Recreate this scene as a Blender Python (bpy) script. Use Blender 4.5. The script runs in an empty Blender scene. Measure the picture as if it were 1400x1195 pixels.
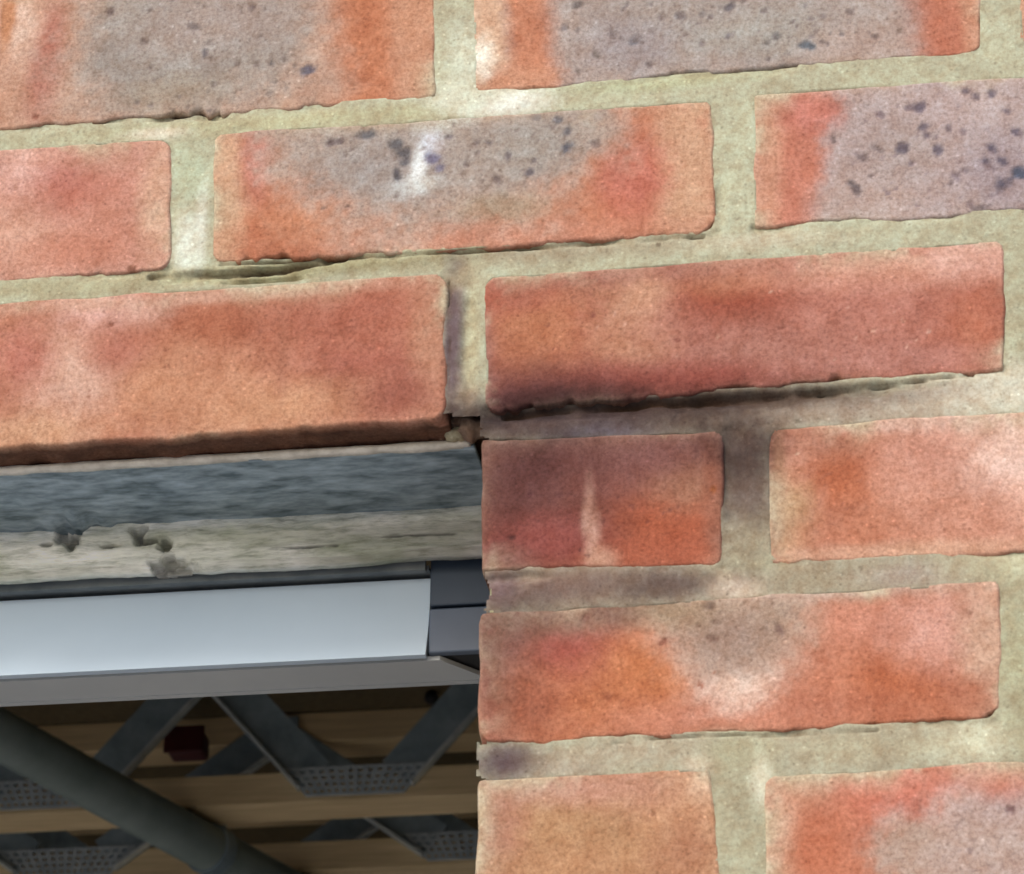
import bpy, math, random
import numpy as np
from mathutils import Matrix, Vector

S = bpy.context.scene
COL = S.collection

# ---------------------------------------------------------------- camera
FOC, YAW, PITCH, ROLL = 5003.5, 0.15729, 0.467642, -0.01348      # focal length in photo pixels, radians
CAM = np.array([0.22832, -1.29445, -0.59472])                    # metres; wall face is y = 0
def _rot():
    cy, sy, cp, sp, cr, sr = math.cos(YAW), math.sin(YAW), math.cos(PITCH), math.sin(PITCH), math.cos(ROLL), math.sin(ROLL)
    return (np.array([[cy, -sy, 0], [sy, cy, 0], [0, 0, 1]]) @ np.array([[1, 0, 0], [0, cp, -sp], [0, sp, cp]])
            @ np.array([[cr, 0, sr], [0, 1, 0], [-sr, 0, cr]]))
ROT = _rot()
cam_data = bpy.data.cameras.new('camera'); cam = bpy.data.objects.new('camera', cam_data); COL.objects.link(cam)
M = Matrix.Identity(4)
for i in range(3):
    M[i][0], M[i][1], M[i][2], M[i][3] = ROT[i, 0], ROT[i, 2], -ROT[i, 1], CAM[i]
cam.matrix_world = M
cam_data.sensor_width = 36; cam_data.lens = FOC / 1400 * 36
cam_data.clip_start = 0.05; cam_data.clip_end = 1000
cam_data.dof.use_dof = True; cam_data.dof.focus_distance = 1.75; cam_data.dof.aperture_fstop = 48
S.camera = cam

# ---------------------------------------------------------------- sky, sun, exposure
SUN = Vector((-0.42, -1.0, 0.84)).normalized()
world = bpy.data.worlds.new('World'); S.world = world; world.use_nodes = True
wn = world.node_tree; bg = wn.nodes['Background']
sky = wn.nodes.new('ShaderNodeTexSky'); sky.sky_type = 'NISHITA'; sky.sun_disc = False
sky.sun_elevation = math.asin(SUN.z); sky.sun_rotation = math.atan2(SUN.x, SUN.y)
sky.dust_density = 3.0; sky.air_density = 1.0
wn.links.new(sky.outputs[0], bg.inputs[0]); bg.inputs[1].default_value = 0.12
sl = bpy.data.lights.new('sun', 'SUN'); sl.energy = 0.80; sl.angle = math.radians(16); sl.color = (1.0, 0.965, 0.915)
so = bpy.data.objects.new('sun', sl); COL.objects.link(so); so.rotation_euler = (-SUN).to_track_quat('-Z', 'Y').to_euler()
S.view_settings.view_transform = 'Standard'; S.view_settings.look = 'None'
S.view_settings.gamma = 1; S.view_settings.use_curve_mapping = False
S.view_settings.exposure = 0.86
KEXP = 1.45       # a wall albedo of 1 comes out this bright; turns a photographed colour into a base colour

# ---------------------------------------------------------------- helpers
def P(u, v, Y=0.0):
    """Photo pixel -> (x, z) on the upright plane y = Y (used to read real sizes off the wall)."""
    w = ROT @ np.array([(u - 700) / FOC, 1, -(v - 597.5) / FOC])
    t = (Y - CAM[1]) / w[1]; q = CAM + t * w
    return float(q[0]), float(q[2])
def PZ(u, v, Z):
    w = ROT @ np.array([(u - 700) / FOC, 1, -(v - 597.5) / FOC])
    q = CAM + (Z - CAM[2]) / w[2] * w
    return float(q[0]), float(q[1])
def lin(c):
    a = np.array(c, float) / 255
    return np.where(a <= .04045, a / 12.92, ((a + .055) / 1.055) ** 2.4)
def alb(c):
    l = lin(c); t = np.clip(((max(c) - min(c)) / max(c) - .12) / .45, 0, 1)      # fired clay is duller than a first reading of it
    l = l * np.array([1 - .19 * t, 1 - .06 * t, 1 - .04 * t]); m = l @ np.array([.3, .6, .1]); l = l + (m - l) * .04 * t; l = l * (1 + (1 - t) * np.array([.09, .11, .06]))
    return np.clip(l / KEXP, 0, .9)
def _h(ix, iy, s):
    n = (ix.astype(np.int64) * 374761393 + iy.astype(np.int64) * 668265263 + s * 974634777) & 0x7fffffff
    n = ((n ^ (n >> 13)) * 1274126177) & 0x7fffffff
    return ((n ^ (n >> 16)) & 0xffff) / 65535.0
def vn(x, y, s=0):
    x = np.asarray(x, float); y = np.asarray(y, float) + 0 * x
    ix, iy = np.floor(x), np.floor(y); fx, fy = x - ix, y - iy
    fx = fx * fx * (3 - 2 * fx); fy = fy * fy * (3 - 2 * fy)
    a, b, c, d = _h(ix, iy, s), _h(ix + 1, iy, s), _h(ix, iy + 1, s), _h(ix + 1, iy + 1, s)
    return (a * (1 - fx) + b * fx) * (1 - fy) + (c * (1 - fx) + d * fx) * fy - .5
def fbm(x, y, s=0, o=4):
    r = 0; a = 1.0; f = 1.0
    for k in range(o):
        r = r + a * vn(x * f + 17.3 * k, y * f - 9.1 * k, s + k); a *= .5; f *= 2.03
    return r
def sst(a, b, x):
    t = np.clip((x - a) / (b - a), 0, 1); return t * t * (3 - 2 * t)

def mesh_np(name, verts, faces, mat, parent=None, col=None, smooth=True):
    me = bpy.data.meshes.new(name)
    me.from_pydata(np.asarray(verts).tolist(), [], faces if isinstance(faces, list) else faces.tolist())
    if col is not None:
        at = me.color_attributes.new('Col', 'FLOAT_COLOR', 'POINT')
        at.data.foreach_set('color', np.concatenate([col, np.ones((len(col), 1))], 1).astype(np.float32).ravel())
    if smooth: me.polygons.foreach_set('use_smooth', [True] * len(me.polygons))
    me.materials.append(mat); me.update()
    o = bpy.data.objects.new(name, me); COL.objects.link(o)
    if parent: o.parent = parent
    return o
class MB:
    def __init__(s): s.v = []; s.f = []
    def quadbox(s, p):          # eight points: 4 of one end, 4 of the other
        b = len(s.v); s.v += [tuple(q) for q in p]
        for f in ((3, 2, 1, 0), (4, 5, 6, 7), (0, 1, 5, 4), (1, 2, 6, 5), (2, 3, 7, 6), (3, 0, 4, 7)): s.f.append(tuple(b + i for i in f))
    def box(s, x0, x1, y0, y1, z0, z1):
        s.quadbox([(x0, y0, z0), (x1, y0, z0), (x1, y1, z0), (x0, y1, z0), (x0, y0, z1), (x1, y0, z1), (x1, y1, z1), (x0, y1, z1)])
    def prism(s, prof, axis, a0, a1):     # profile points extruded along an axis ('x' or 'y')
        b = len(s.v); n = len(prof)
        for a in (a0, a1):
            for p in prof: s.v.append((a, p[0], p[1]) if axis == 'x' else (p[0], a, p[1]))
        s.f.append(tuple(b + i for i in range(n))[::-1]); s.f.append(tuple(b + n + i for i in range(n)))
        for i in range(n): j = (i + 1) % n; s.f.append((b + i, b + j, b + n + j, b + n + i))
    def tube(s, p0, p1, r, n=20):
        p0, p1 = Vector(p0), Vector(p1); d = (p1 - p0).normalized()
        a = d.cross(Vector((0, 0, 1))); a = a.normalized() if a.length > .01 else Vector((1, 0, 0)); c = d.cross(a); b = len(s.v)
        for p in (p0, p1):
            for i in range(n):
                t = 2 * math.pi * i / n; s.v.append(tuple(p + a * (r * math.cos(t)) + c * (r * math.sin(t))))
        s.f.append(tuple(b + i for i in range(n))[::-1]); s.f.append(tuple(b + n + i for i in range(n)))
        for i in range(n): j = (i + 1) % n; s.f.append((b + i, b + j, b + n + j, b + n + i))
    def build(s, name, mat, parent=None, bevel=0, smooth=False):
        o = mesh_np(name, s.v, s.f, mat, parent, None, smooth)
        import bmesh
        bm = bmesh.new(); bm.from_mesh(o.data); bmesh.ops.recalc_face_normals(bm, faces=bm.faces)
        if bevel: bmesh.ops.bevel(bm, geom=bm.edges[:], offset=bevel, segments=2, affect='EDGES', profile=.5)
        bm.to_mesh(o.data); bm.free()
        return o
def empty(name, loc=(0, 0, 0)):
    o = bpy.data.objects.new(name, None); COL.objects.link(o); o.location = loc; o.empty_display_size = .05; return o
def tag(o, label=None, cat=None, group=None, kind=None):
    for k, v in (('label', label), ('category', cat), ('group', group), ('kind', kind)):
        if v: o[k] = v
    return o

# ---------------------------------------------------------------- materials
def new_mat(name, rough=.8):
    m = bpy.data.materials.new(name); m.use_nodes = True; nt = m.node_tree
    b = nt.nodes['Principled BSDF']; b.inputs['Roughness'].default_value = rough
    return m, nt, b
def N(nt, t, **kw):
    n = nt.nodes.new(t)
    for k, v in kw.items():
        if k in n.inputs: n.inputs[k].default_value = v
        else: setattr(n, k, v)
    return n
def mult(nt, a, b, fac=1.0, mode='MULTIPLY'):
    m = nt.nodes.new('ShaderNodeMix'); m.data_type = 'RGBA'; m.blend_type = mode; m.inputs[0].default_value = fac
    nt.links.new(a, m.inputs[6]); nt.links.new(b, m.inputs[7]); return m.outputs[2]
def ramp(nt, src, stops):
    r = nt.nodes.new('ShaderNodeValToRGB'); e = r.color_ramp.elements
    while len(e) < len(stops): e.new(.5)
    for i, (p, c) in enumerate(stops): e[i].position = p; e[i].color = (*c, 1) if len(c) == 3 else c
    nt.links.new(src, r.inputs[0]); return r.outputs[0]
def masonry_mat(name, gs, amp, bump):
    m, nt, b = new_mat(name, .93); b.inputs['Specular IOR Level'].default_value = .22
    at = N(nt, 'ShaderNodeAttribute', attribute_name='Col'); geo = N(nt, 'ShaderNodeNewGeometry')
    n1 = N(nt, 'ShaderNodeTexNoise', Scale=gs, Detail=5.0, Roughness=.75); nt.links.new(geo.outputs['Position'], n1.inputs['Vector'])
    g1 = ramp(nt, n1.outputs[0], [(.36, (1 - amp * 1.3, 1 - amp * 1.45, 1 - amp * 1.5)), (.5, (1, 1, 1)), (.63, (1 + amp, 1 + amp * 1.15, 1 + amp * 1.3))])
    c = mult(nt, at.outputs[0], g1)
    n2 = N(nt, 'ShaderNodeTexNoise', Scale=gs * .24, Detail=4.0, Roughness=.65); nt.links.new(geo.outputs['Position'], n2.inputs['Vector'])
    g2 = ramp(nt, n2.outputs[0], [(.36, (.90, .84, .80)), (.5, (1, 1, 1)), (.64, (1.06, 1.12, 1.16))])
    c = mult(nt, c, g2)
    vo = N(nt, 'ShaderNodeTexVoronoi', Scale=gs * .42); nt.links.new(geo.outputs['Position'], vo.inputs['Vector'])
    g3 = ramp(nt, vo.outputs['Distance'], [(.08, (.55, .50, .48)), (.20, (1, 1, 1))])
    c = mult(nt, c, g3, .5)
    v2 = N(nt, 'ShaderNodeTexVoronoi', Scale=gs * .36); mp = N(nt, 'ShaderNodeMapping'); mp.inputs['Location'].default_value = (3.1, 1.7, .4)
    nt.links.new(geo.outputs['Position'], mp.inputs['Vector']); nt.links.new(mp.outputs[0], v2.inputs['Vector'])
    g4 = ramp(nt, v2.outputs['Distance'], [(.07, (1.5, 1.55, 1.6)), (.17, (1, 1, 1))])
    c = mult(nt, c, g4, .55)
    nt.links.new(c, b.inputs['Base Color'])
    bu = N(nt, 'ShaderNodeBump', Strength=bump, Distance=.0012); nt.links.new(n1.outputs[0], bu.inputs['Height']); nt.links.new(bu.outputs[0], b.inputs['Normal'])
    return m
M_BRICK = masonry_mat('brick_clay', 560, .19, .5)
M_MORTAR = masonry_mat('mortar', 620, .13, .4)

def plain_noise_mat(name, c0, c1, scale, rough=.8, metal=0.0, bump=.0, stretch=(1, 1, 1), detail=5.0, lo=.3, hi=.7, spec=.4):
    m, nt, b = new_mat(name, rough); b.inputs['Metallic'].default_value = metal; b.inputs['Specular IOR Level'].default_value = spec
    geo = N(nt, 'ShaderNodeTexCoord'); mp = N(nt, 'ShaderNodeMapping'); mp.inputs['Scale'].default_value = stretch
    nt.links.new(geo.outputs['Object'], mp.inputs['Vector'])
    n = N(nt, 'ShaderNodeTexNoise', Scale=scale, Detail=detail, Roughness=.6); nt.links.new(mp.outputs[0], n.inputs['Vector'])
    nt.links.new(ramp(nt, n.outputs[0], [(lo, c0), (hi, c1)]), b.inputs['Base Color'])
    if bump:
        bu = N(nt, 'ShaderNodeBump', Strength=bump, Distance=.001); nt.links.new(n.outputs[0], bu.inputs['Height']); nt.links.new(bu.outputs[0], b.inputs['Normal'])
    return m
M_GALV = plain_noise_mat('galvanised_steel', (.105, .15, .17), (.44, .53, .585), 150, .5, .35, .35, (.42, 1.1, 1), 8.0, .34, .68)
M_WEB = plain_noise_mat('web_steel', (.22, .295, .34), (.42, .51, .56), 25, .45, .5)
M_PLATE = plain_noise_mat('punched_plate_steel', (.44, .50, .53), (.66, .72, .74), 40, .45, .4)
M_LIP = plain_noise_mat('highlight_steel', (.5, .55, .56), (.75, .8, .8), 60, .35, .4)  # paler copy of the web steel, edge highlight put into its colour
M_WHITE = plain_noise_mat('white_coated_metal', (.50, .61, .70), (.57, .68, .77), 8, .35)
M_NAVY = plain_noise_mat('dark_grey_plastic', (.035, .055, .085), (.05, .07, .10), 30, .45)
M_NAVY2 = plain_noise_mat('slate_grey_plastic', (.075, .10, .14), (.10, .13, .18), 30, .45)
M_BLACK = plain_noise_mat('matte_black', (.008, .008, .009), (.014, .014, .015), 40, .7)
M_WOOD = plain_noise_mat('softwood', (.58, .42, .22), (.82, .62, .36), 14, .75, 0, .3, (.6, 14, 14), 6.0)
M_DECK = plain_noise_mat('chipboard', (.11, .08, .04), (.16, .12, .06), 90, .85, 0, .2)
M_PIPE = plain_noise_mat('grey_plastic_pipe', (.16, .20, .18), (.23, .27, .25), 12, .45)
M_RED = plain_noise_mat('red_plastic', (.06, .010, .009), (.08, .012, .011), 12, .5)
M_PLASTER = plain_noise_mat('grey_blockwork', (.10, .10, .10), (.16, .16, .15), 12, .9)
M_FLOOR = plain_noise_mat('concrete_floor', (.55, .55, .52), (.66, .65, .62), 3, .85)
M_PAVE = plain_noise_mat('grey_paving', (.33, .33, .325), (.43, .425, .41), 4, .9)
M_SOFFIT = plain_noise_mat('grey_coated_metal', (.40, .42, .42), (.50, .52, .51), 8, .5)

# ---------------------------------------------------------------- ground and building shell
GZ = -2.20
def ground():
    n = 24; ext = 400.0; v = []; f = []
    xs = np.sign(np.linspace(-1, 1, n)) * np.abs(np.linspace(-1, 1, n)) ** 3 * ext
    for y in xs:
        for x in xs: v.append((x, y, GZ))
    for j in range(n - 1):
        for i in range(n - 1): a = j * n + i; f.append((a, a + 1, a + n + 1, a + n))
    tag(mesh_np('ground', v, f, M_PAVE, None, None, False), kind='structure')
ground()
OPL = -2.40                     # left side of the opening; its right side is the brick reveal at x = 0.005
WX0, WX1, WZ1 = -3.2, 1.7, 1.62   # facade extent
RY1 = 5.0
def shell():
    m = MB(); m.box(WX0, WX1, .15, RY1, GZ + .004, GZ + .10); tag(m.build('floor', M_FLOOR), kind='structure')
    m = MB(); m.box(WX0, WX0 + .1, .21, .8, GZ + .10, WZ1); m.box(WX0, WX0 + .1, 3.6, RY1, GZ + .10, WZ1); m.box(WX0, WX0 + .1, .8, 3.6, .75, WZ1); m.box(WX1 - .1, WX1, .21, RY1, GZ + .10, WZ1)  # unseen bay opening added in the left wall to brighten the joists
    tag(m.build('side_wall', M_PLASTER), kind='structure')
    m = MB(); m.box(WX0, WX1, RY1, RY1 + .1, GZ, WZ1); tag(m.build('back_wall', M_PLASTER), kind='structure')
    m = MB(); m.box(WX0 + .1, OPL - .02, .13, .21, GZ + .10, WZ1); m.box(.10, WX1 - .1, .13, .21, GZ + .10, WZ1)
    m.box(OPL - .02, .10, .13, .21, .22, WZ1)
    tag(m.build('inner_wall', M_PLASTER), kind='structure')
shell()

# ---------------------------------------------------------------- brick wall
wall = empty('brick_wall', (0.6, 0, GZ))
tag(wall, 'mottled orange red brick wall with pale recessed mortar joints around the opening', 'wall')
WOFF = np.array([0.6, 0, GZ])

def spots_from(n, u, v, ru, rv, r0, r1, seed, c=(100, 92, 98)):
    rg = random.Random(seed); out = []
    for _ in range(n):
        a = rg.random() * 6.283; q = math.sqrt(rg.random())
        out.append((u + ru * q * math.cos(a), v + rv * q * math.sin(a), rg.uniform(r0, r1) * (1 if rg.random() < .85 else 1.6), c))
    return out
DARK_PATCHES = [(830, 568, 270, 34, .52), (1017, 665, 44, 125, .50), (1016, 606, 60, 34, .48), (715, 640, 110, 120, .20), (700, 860, 120, 50, .26), (780, 530, 140, 40, .22), (860, 612, 170, 40, .26), (780, 806, 170, 26, .42), (925, 800, 50, 16, .40), (688, 1040, 54, 22, .48), (617, 470, 13, 115, .42), (720, 556, 130, 26, .42), (690, 890, 64, 120, .26), (640, 585, 40, 24, .35), (1240, 540, 110, 14, .28), (560, 360, 300, 10, .14), (850, 835, 90, 22, .2)]  # darker patches on corner and joints; brick's shadow painted into the left perpend
def dark_patches(X, Z, col):
    for (u, v, ru, rv, st) in DARK_PATCHES:
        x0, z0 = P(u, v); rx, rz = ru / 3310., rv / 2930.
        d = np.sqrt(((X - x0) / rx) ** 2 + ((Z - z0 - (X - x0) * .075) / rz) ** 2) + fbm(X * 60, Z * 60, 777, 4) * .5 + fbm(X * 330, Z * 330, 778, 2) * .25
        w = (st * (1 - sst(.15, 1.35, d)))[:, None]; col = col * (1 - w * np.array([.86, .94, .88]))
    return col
def paint(X, Z, seed, base, blobs, spots=()):
    col = np.tile(alb(base), (len(X), 1)); pit = np.zeros(len(X))
    w1 = fbm(X * 38, Z * 38, seed, 4); w2 = fbm(X * 38 + 50, Z * 38, seed + 40, 4)
    w3 = fbm(X * 330, Z * 330, seed + 60, 3)
    for b in blobs:
        u, v, ru, rv, c = b[:5]; soft = (b[5] if len(b) > 5 else .4) + .12; soft = min(soft, .95); st = b[6] if len(b) > 6 else 1.0
        x0, z0 = P(u, v); rx, rz = ru / 3310., rv / 2930.
        xs = X - x0; zs = Z - z0 - xs * .0
        d = np.sqrt(((xs + w1 * rx * .34) / rx) ** 2 + ((zs + w2 * rz * .34) / rz) ** 2) + w3 * .30 * min(1, 30 / ru + .35)
        w = (st * (1 - sst(1 - soft, 1 + soft, d)))[:, None]
        col = col * (1 - w) + alb(c) * w
    for (u, v, r, c) in spots:
        x0, z0 = P(u, v); rr = r / 3310.
        k = math.sin(u * 12.9898 + v * 78.233) * 43758.5453; k -= math.floor(k)
        a = k * 6.283; e = .75 + .5 * k
        dx = (X - x0) * math.cos(a) + (Z - z0) * math.sin(a); dz = -(X - x0) * math.sin(a) + (Z - z0) * math.cos(a)
        d = np.sqrt((dx / (rr * e)) ** 2 + (dz / (rr / e)) ** 2) + w3 * .6
        w = 1 - sst(.45, 1.25, d); st = .85 if r > 4 else .6
        col = col * (1 - st * w[:, None]) + alb(c) * (st * w[:, None]); pit = np.maximum(pit, w)
    m = fbm(X * 90, Z * 90, seed + 7, 5)[:, None]
    col = col * (1 + m * np.array([.17, .23, .25])) ** 1
    return np.clip(dark_patches(X, Z, col), .01, .9), pit

# each brick that shows: corner pixels top-left, top-right, bottom-right, bottom-left as read off the wall face
GREY = (160, 147, 142)
BR = {}
def ext(p, q, target_x):      # extend the line p->q to the wall x of a brick end out of the frame
    (x0, z0), (x1, z1) = P(*p), P(*q); t = (target_x - x0) / (x1 - x0); return (target_x, z0 + (z1 - z0) * t)
BRK = [
 dict(c=[(-.224, .297), P(595, -85), P(595, 133), ext((0, 177), (595, 133), -.224)], base=(206, 150, 124), s=11,
   b=[(500, 60, 48, 190, (218, 130, 92), .5), (575, 40, 35, 150, (216, 150, 118), .5), (60, 90, 26, 80, (200, 112, 92), .6), (20, 40, 30, 60, (222, 180, 160), .6), (10, 20, 12, 60, (214, 140, 100), .4),
      (255, 75, 225, 135, (194, 164, 148), .25), (262, 55, 175, 112, (158, 147, 141), .25), (300, 30, 120, 50, (172, 152, 145), .6, .7), (230, 130, 80, 25, (166, 146, 128), .6, .6)],
   sp=[(421, 97, 11, (92, 92, 112)), (265, 37, 9, (118, 106, 106)), (150, 15, 8, (115, 100, 100)), (370, 85, 7, (110, 105, 108)), (280, 73, 6, (110, 104, 112)), (345, 10, 7, (120, 105, 105)), (48, 160, 6, (165, 95, 75))] + spots_from(60, 262, 70, 175, 85, 2, 4.5, 1, (128, 112, 108)),
   ch=[(246, 158, 34, 9, 4.5), (285, 153, 26, 11, 6), (425, 147, 18, 5, 3)]),
 dict(c=[P(645, -85), P(1349, -140), P(1340, 72), P(648, 124)], base=(176, 158, 152), s=12,
   b=[(720, 40, 36, 200, (220, 138, 104), .5), (664, 40, 26, 180, (226, 178, 148), .5), (690, 112, 60, 22, (220, 150, 118), .6), (660, 80, 14, 26, (246, 236, 222), .7), (1300, 30, 52, 120, (212, 124, 96), .5), (1330, 30, 14, 90, (220, 150, 120), .6),
      (1000, 20, 200, 80, (164, 152, 147), .5, .8), (1040, 45, 90, 30, (172, 166, 160), .6, .7), (860, 60, 60, 40, (160, 148, 150), .6, .8), (1180, 60, 60, 30, (186, 160, 150), .6, .7)],
   sp=[(1105, 62, 11, (82, 90, 102)), (867, 57, 8, (100, 96, 104)), (998, 8, 9, (104, 98, 106)), (1060, 50, 8, (115, 108, 108)), (1050, 58, 6, (120, 110, 108)), (790, 6, 7, (110, 100, 100)), (930, 22, 7, (112, 104, 106)), (1230, 42, 6, (130, 105, 95)), (815, 75, 7, (120, 108, 104)), (995, 48, 6, (120, 110, 115)), (1195, 50, 6, (130, 112, 110)), (960, 20, 6, (125, 115, 115)), (790, 98, 6, (130, 112, 105)), (888, 88, 6, (120, 105, 105))] + spots_from(60, 1000, 40, 230, 45, 2, 5, 2, (130, 116, 116)),
   ch=[(945, 96, 40, 4, 3), (1040, 88, 50, 4, 3)]),
 dict(c=[P(1396, -145), (.446, .284), (.446, .247 - .008), P(1392, 64)], base=(214, 150, 120), s=13, b=[(1500, 20, 60, 80, (170, 150, 146), .4)], sp=[], ch=[], fix=(.446, 0)),
 dict(c=[ext((0, 204), (235, 192), -.336), P(236, 190), P(233, 369), ext((0, 386), (235, 370), -.336)], base=(214, 150, 130), s=14,
   b=[(95, 262, 70, 32, (206, 122, 102), .7), (60, 240, 50, 20, (200, 118, 104), .7, .7), (25, 230, 40, 30, (224, 170, 156), .7), (30, 320, 45, 55, (222, 165, 142), .7, .7), (150, 300, 40, 40, (216, 140, 116), .8, .6), (215, 280, 24, 90, (220, 168, 142), .6), (110, 340, 80, 24, (212, 128, 100), .7, .7)],
   sp=[(180, 368, 6, (150, 90, 70)), (60, 325, 4, (170, 110, 95))] + spots_from(14, 120, 290, 120, 70, 1.5, 3, 3, (180, 120, 100)), ch=[(120, 372, 30, 5, 3)]),
 dict(c=[P(291, 182), P(975, 136), P(979, 317), P(290, 361)], base=(214, 128, 94), s=15,
   b=[(305, 260, 34, 120, (222, 168, 134), .5), (352, 215, 22, 55, (216, 112, 96), .6), (935, 230, 45, 110, (222, 168, 136), .35), (868, 240, 46, 60, (216, 120, 98), .5), (700, 325, 210, 20, (218, 140, 112), .6), (420, 300, 60, 30, (216, 126, 84), .6),
      (600, 205, 245, 128, (208, 168, 148), .25), (602, 190, 222, 118, (168, 152, 144), .2), (520, 230, 80, 50, (162, 150, 146), .6), (730, 200, 60, 40, (166, 156, 150), .6), (690, 285, 60, 18, (172, 148, 124), .6, .7), (560, 165, 180, 10, (176, 160, 146), .6),
      (570, 243, 10, 18, (244, 244, 244), .9), (576, 222, 8, 22, (236, 236, 236), .8), (590, 200, 14, 20, (214, 214, 226), .9, .8), (560, 258, 26, 14, (206, 206, 206), .9, .8), (580, 252, 20, 10, (214, 212, 208), .9, .7), (605, 165, 40, 14, (200, 196, 184), .7, .7)],
   sp=[(503, 183, 13, (76, 80, 92)), (543, 198, 13, (88, 88, 96)), (553, 206, 11, (92, 92, 100)), (554, 220, 8, (100, 98, 106)), (543, 238, 8, (74, 72, 82)), (591, 216, 12, (112, 106, 138)), (601, 230, 8, (124, 118, 140)), (454, 195, 8, (108, 92, 94)), (466, 193, 6, (112, 98, 100)), (613, 187, 6, (116, 102, 104)), (442, 284, 5, (140, 108, 98)), (475, 283, 6, (136, 106, 98)), (763, 163, 8, (100, 100, 110)), (774, 203, 11, (88, 90, 104)), (775, 180, 7, (110, 105, 112)), (733, 160, 7, (115, 108, 110)), (651, 196, 6, (120, 105, 105)), (670, 195, 6, (110, 100, 105)), (694, 214, 7, (112, 100, 104)), (680, 245, 8, (122, 108, 108)), (723, 236, 7, (112, 104, 112)), (815, 196, 7, (128, 106, 102)), (637, 225, 5, (125, 110, 108)), (730, 220, 5, (120, 108, 110))] + spots_from(60, 600, 215, 200, 70, 1.6, 3.6, 4, (132, 114, 110)),
   ch=[(365, 352, 60, 10, 4.5), (430, 349, 45, 7, 4), (500, 345, 60, 4, 3), (900, 322, 60, 3, 3), (975, 310, 12, 14, 3)]),
 dict(c=[P(1030, 127), ext((1030, 127), (1400, 103), .336), ext((1030, 312), (1400, 287), .336), P(1030, 312)], base=(178, 158, 156), s=16,
   b=[(1075, 215, 52, 180, (217, 132, 108), .28), (1045, 215, 22, 150, (218, 150, 122), .5), (1110, 150, 40, 30, (218, 130, 112), .5), (1180, 270, 60, 40, (190, 166, 158), .6, .7), (1300, 150, 80, 30, (192, 172, 172), .6, .7), (1370, 235, 50, 50, (162, 146, 152), .6, .8), (1230, 195, 50, 40, (170, 152, 148), .6, .6)],
   sp=[(1257, 145, 9, (98, 86, 102)), (1244, 147, 6, (120, 104, 112)), (1262, 173, 8, (104, 92, 104)), (1267, 184, 7, (104, 92, 104)), (1234, 201, 10, (88, 78, 92)), (1282, 205, 9, (94, 84, 98)), (1355, 202, 10, (86, 78, 96)), (1348, 219, 8, (98, 88, 102)), (1370, 220, 9, (90, 82, 98)), (1372, 252, 12, (78, 76, 96)), (1395, 236, 13, (70, 84, 108)), (1170, 259, 10, (104, 92, 96)), (1163, 250, 6, (110, 98, 100)), (1322, 124, 8, (98, 88, 104)), (1333, 131, 6, (104, 92, 106)), (1355, 129, 8, (94, 86, 102)), (1340, 285, 10, (108, 94, 104)), (1180, 215, 7, (118, 102, 104)), (1201, 203, 8, (122, 104, 104)), (1390, 180, 8, (100, 90, 106)), (1320, 232, 7, (116, 100, 106)), (1139, 190, 6, (120, 104, 104)), (1297, 175, 6, (112, 98, 106)), (1376, 152, 6, (112, 100, 112)), (1300, 250, 5, (130, 112, 114)), (1190, 240, 5, (128, 110, 110))] + spots_from(55, 1290, 205, 140, 80, 2, 4.5, 5, (134, 116, 122)),
   ch=[(1165, 303, 25, 4, 3), (1340, 292, 20, 4, 3)]),
 dict(c=[ext((0, 413), (610, 375), -.222), P(611, 373), P(608, 572), ext((0, 612), (608, 572), -.222)], base=(208, 134, 106), s=17,
   b=[(290, 445, 120, 36, (192, 108, 78), .7), (480, 520, 90, 62, (188, 104, 84), .7), (480, 430, 100, 40, (198, 112, 88), .7), (360, 560, 130, 40, (218, 152, 116), .7), (240, 530, 90, 50, (216, 146, 112), .7), (95, 515, 60, 52, (224, 176, 156), .8), (150, 425, 60, 24, (224, 168, 154), .8), (30, 490, 40, 40, (206, 124, 104), .7), (160, 480, 40, 30, (204, 124, 102), .8), (585, 480, 24, 90, (206, 140, 112), .6), (40, 590, 90, 24, (220, 160, 126), .7), (386, 490, 8, 50, (182, 110, 84), .9, .6), (545, 540, 50, 30, (176, 98, 80), .7, .8), (230, 410, 260, 8, (214, 162, 140), .7, .7)],
   sp=spots_from(30, 300, 490, 290, 70, 1.5, 3, 6, (170, 100, 80)), ch=[(275, 593, 8, 4, 1.5)]),
 dict(c=[P(661, 378), P(1372, 328), P(1374, 504), P(661, 562)], base=(192, 110, 90), s=18,
   b=[(735, 445, 70, 62, (208, 126, 90), .7), (700, 400, 60, 24, (196, 106, 82), .7), (875, 425, 46, 46, (216, 156, 124), .8), (865, 470, 50, 24, (206, 138, 106), .8), (920, 440, 60, 30, (200, 130, 112), .8, .7), (1010, 405, 70, 44, (180, 86, 62), .8), (1000, 380, 60, 20, (204, 124, 86), .8, .7), (1060, 480, 150, 44, (186, 120, 104), .8), (1180, 420, 90, 50, (204, 130, 112), .7, .8), (1220, 365, 150, 26, (226, 156, 134), .8), (1320, 350, 50, 30, (230, 176, 160), .7), (1340, 445, 44, 60, (206, 116, 88), .8), (900, 525, 160, 24, (170, 84, 70), .7), (690, 545, 110, 34, (124, 68, 64), .8, .9), (800, 545, 100, 20, (104, 64, 58), .8, .85), (900, 370, 160, 16, (180, 120, 104), .8, .7), (660, 500, 14, 70, (150, 84, 78), .7, .7), (1240, 492, 120, 20, (200, 134, 120), .7, .7)],
   sp=[(1055, 400, 3, (240, 200, 180)), (1270, 452, 3, (240, 190, 170))] + spots_from(40, 1000, 450, 320, 60, 1.5, 3, 7, (158, 88, 74)) + spots_from(16, 1050, 450, 280, 50, 1.5, 2.6, 8, (232, 180, 160)),
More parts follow.
